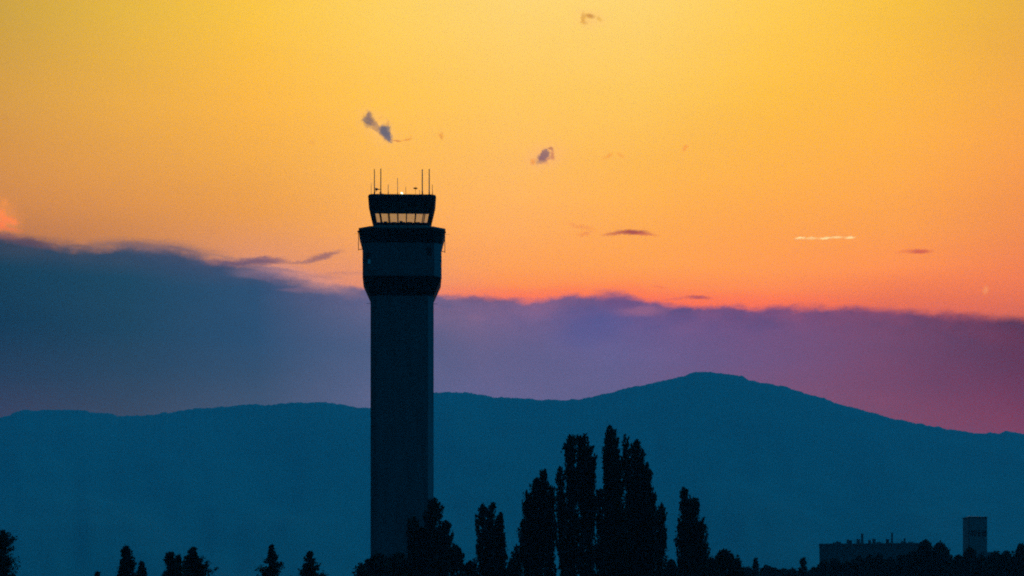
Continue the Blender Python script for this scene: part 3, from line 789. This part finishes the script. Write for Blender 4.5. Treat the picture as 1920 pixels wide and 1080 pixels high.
# conifers on the left
conifer('large pine cut by the left picture edge', 260, 4, 994, 36, 41, power=.5, gap=.3, leaf=.13, group='conifers on the left')
conifer('tiny conifer tip left of the first pair of conifers', 300, 182, 1072, 14, 42, group='conifers on the left')
conifer('tall ragged conifer, left one of the first pair', 280, 237, 1022, 21, 43, power=.55, gap=.25, group='conifers on the left')
conifer('smaller pointed conifer, right one of the first pair', 285, 265, 1051, 17, 44, group='conifers on the left')
conifer('round-shouldered conifer with two tips, left one of the second pair', 275, 320, 1034, 20, 45, power=.45, gap=.25, group='conifers on the left')
conifer('thin conifer tip between the trees of the second pair', 290, 334, 1040, 14, 46, power=.6, gap=.3, group='conifers on the left')
conifer('dense conical conifer, right one of the second pair', 272, 362, 1026, 29, 47, power=.75, gap=.12, group='conifers on the left')
conifer('narrow conifer standing alone left of the tower', 300, 509, 1020, 21, 48, power=1.1, gap=.25, group='conifers on the left')
conifer('broad-based conifer nearest to the tower on its left', 290, 581, 1033, 27, 49, power=.95, gap=.18, group='conifers on the left')
# between the poplars and the building
conifer('thin see-through conifer left of the long building', 560, 1417, 1044, 10, 50, power=.4, gap=.45, group='far conifers before the hills', leaf=.22)
conifer('rounded conifer just left of the long building', 560, 1506, 1045, 12, 51, power=.35, gap=.1, group='far conifers before the hills', leaf=.25)
for i, (x, y, hw, lab) in enumerate(((1400,1066,13,'low tree at the right foot of the round tree'),(1437,1062,11,'small round tree right of the see-through conifer'),
        (1452,1068,12,'lower tree beside the small round tree, to its right'),(1470,1070,13,'low far tree in the middle of the low skyline'),
        (1487,1068,10,'low far tree left of the rounded conifer'),(1524,1067,11,'low far tree between the rounded conifer and the building corner'))):
    leafy(lab, 600, x, y, hw*1.3, 60+i, 'low far trees', leaf=.26)
bmp = bmesh.new(); D_ = 590; tube(bmp, (0, 0, 0), (0, 0, EYE+(HY-1064)*D_/F), .16, .1); tube(bmp, (-.9, 0, EYE+(HY-1067)*D_/F), (.9, 0, EYE+(HY-1067)*D_/F), .07)
up = obj('utility_pole', bmp, m_bark); up.location = ((1486.5-960)*D_/F, D_, 0)
up['label'] = 'thin utility pole just showing above the low far trees'; up['category'] = 'pole'
# trees before the building, left to right
for i, (x, y, hw, D, lab) in enumerate((
  (1545,1053,15,520,'dark tree covering the left corner of the long building'),
  (1566,1050,14,540,'tree before the building, second from its left corner'),
  (1588,1056,13,520,'lower tree before the building, under the two left roof boxes'),
  (1610,1046,15,530,'bushy tree before the building, under the first chimney'),
  (1630,1044,13,545,'tree before the building, right of the one under the first chimney'),
  (1648,1042,12,525,'tall thin-topped tree before the middle of the building'),
  (1668,1050,15,520,'low tree before the building, under the second chimney'),
  (1692,1044,17,515,'tree before the right part of the building'),
  (1714,1036,15,505,'tree where the roofline of the long building ends'),
  (1734,1017,16,500,'tall tree with ragged top at the right end of the building'),
  (1762,1022,21,495,'broad tree sloping down to the gap left of the small tower'),
  (1796,1044,17,500,'low tree in the gap between the broad tree and the small tower'),
  (1818,1030,17,480,'dark tree in front of the left foot of the small tower'),
  (1840,1046,16,470,'low tree in front of the right foot of the small tower'),
  (1866,1038,16,480,'tree just right of the small tower'),
  (1888,1037,17,475,'round tree second from the right picture edge'),
  (1916,1024,16,460,'tree cut by the right picture edge'))):
    leafy(lab, D, x, y, hw, 80+i, 'leafy trees before the buildings', dens=1.15, leaf=.24)

# ------------------------------------------------------------------ the air
bm = bmesh.new(); x0, x1, y0, y1, z0, z1 = HBOX
box(bm, ((x0+x1)/2, (y0+y1)/2, (z0+z1)/2), (x1-x0, y1-y0, z1-z0))
hz_m = bpy.data.materials.new('haze_air'); hz_m.use_nodes = True; t_ = hz_m.node_tree; t_.nodes.clear()
o_ = t_.nodes.new('ShaderNodeOutputMaterial'); v_ = t_.nodes.new('ShaderNodeVolumePrincipled')
v_.inputs['Color'].default_value = (0.26, 0.82, 1.0, 1); v_.inputs['Density'].default_value = SIGMA
v_.inputs['Anisotropy'].default_value = 0.0
t_.links.new(v_.outputs[0], o_.inputs['Volume'])
hz_o = obj('haze', bm, hz_m); hz_o['kind'] = 'stuff'; hz_o['label'] = 'blue evening haze lying before the hills'
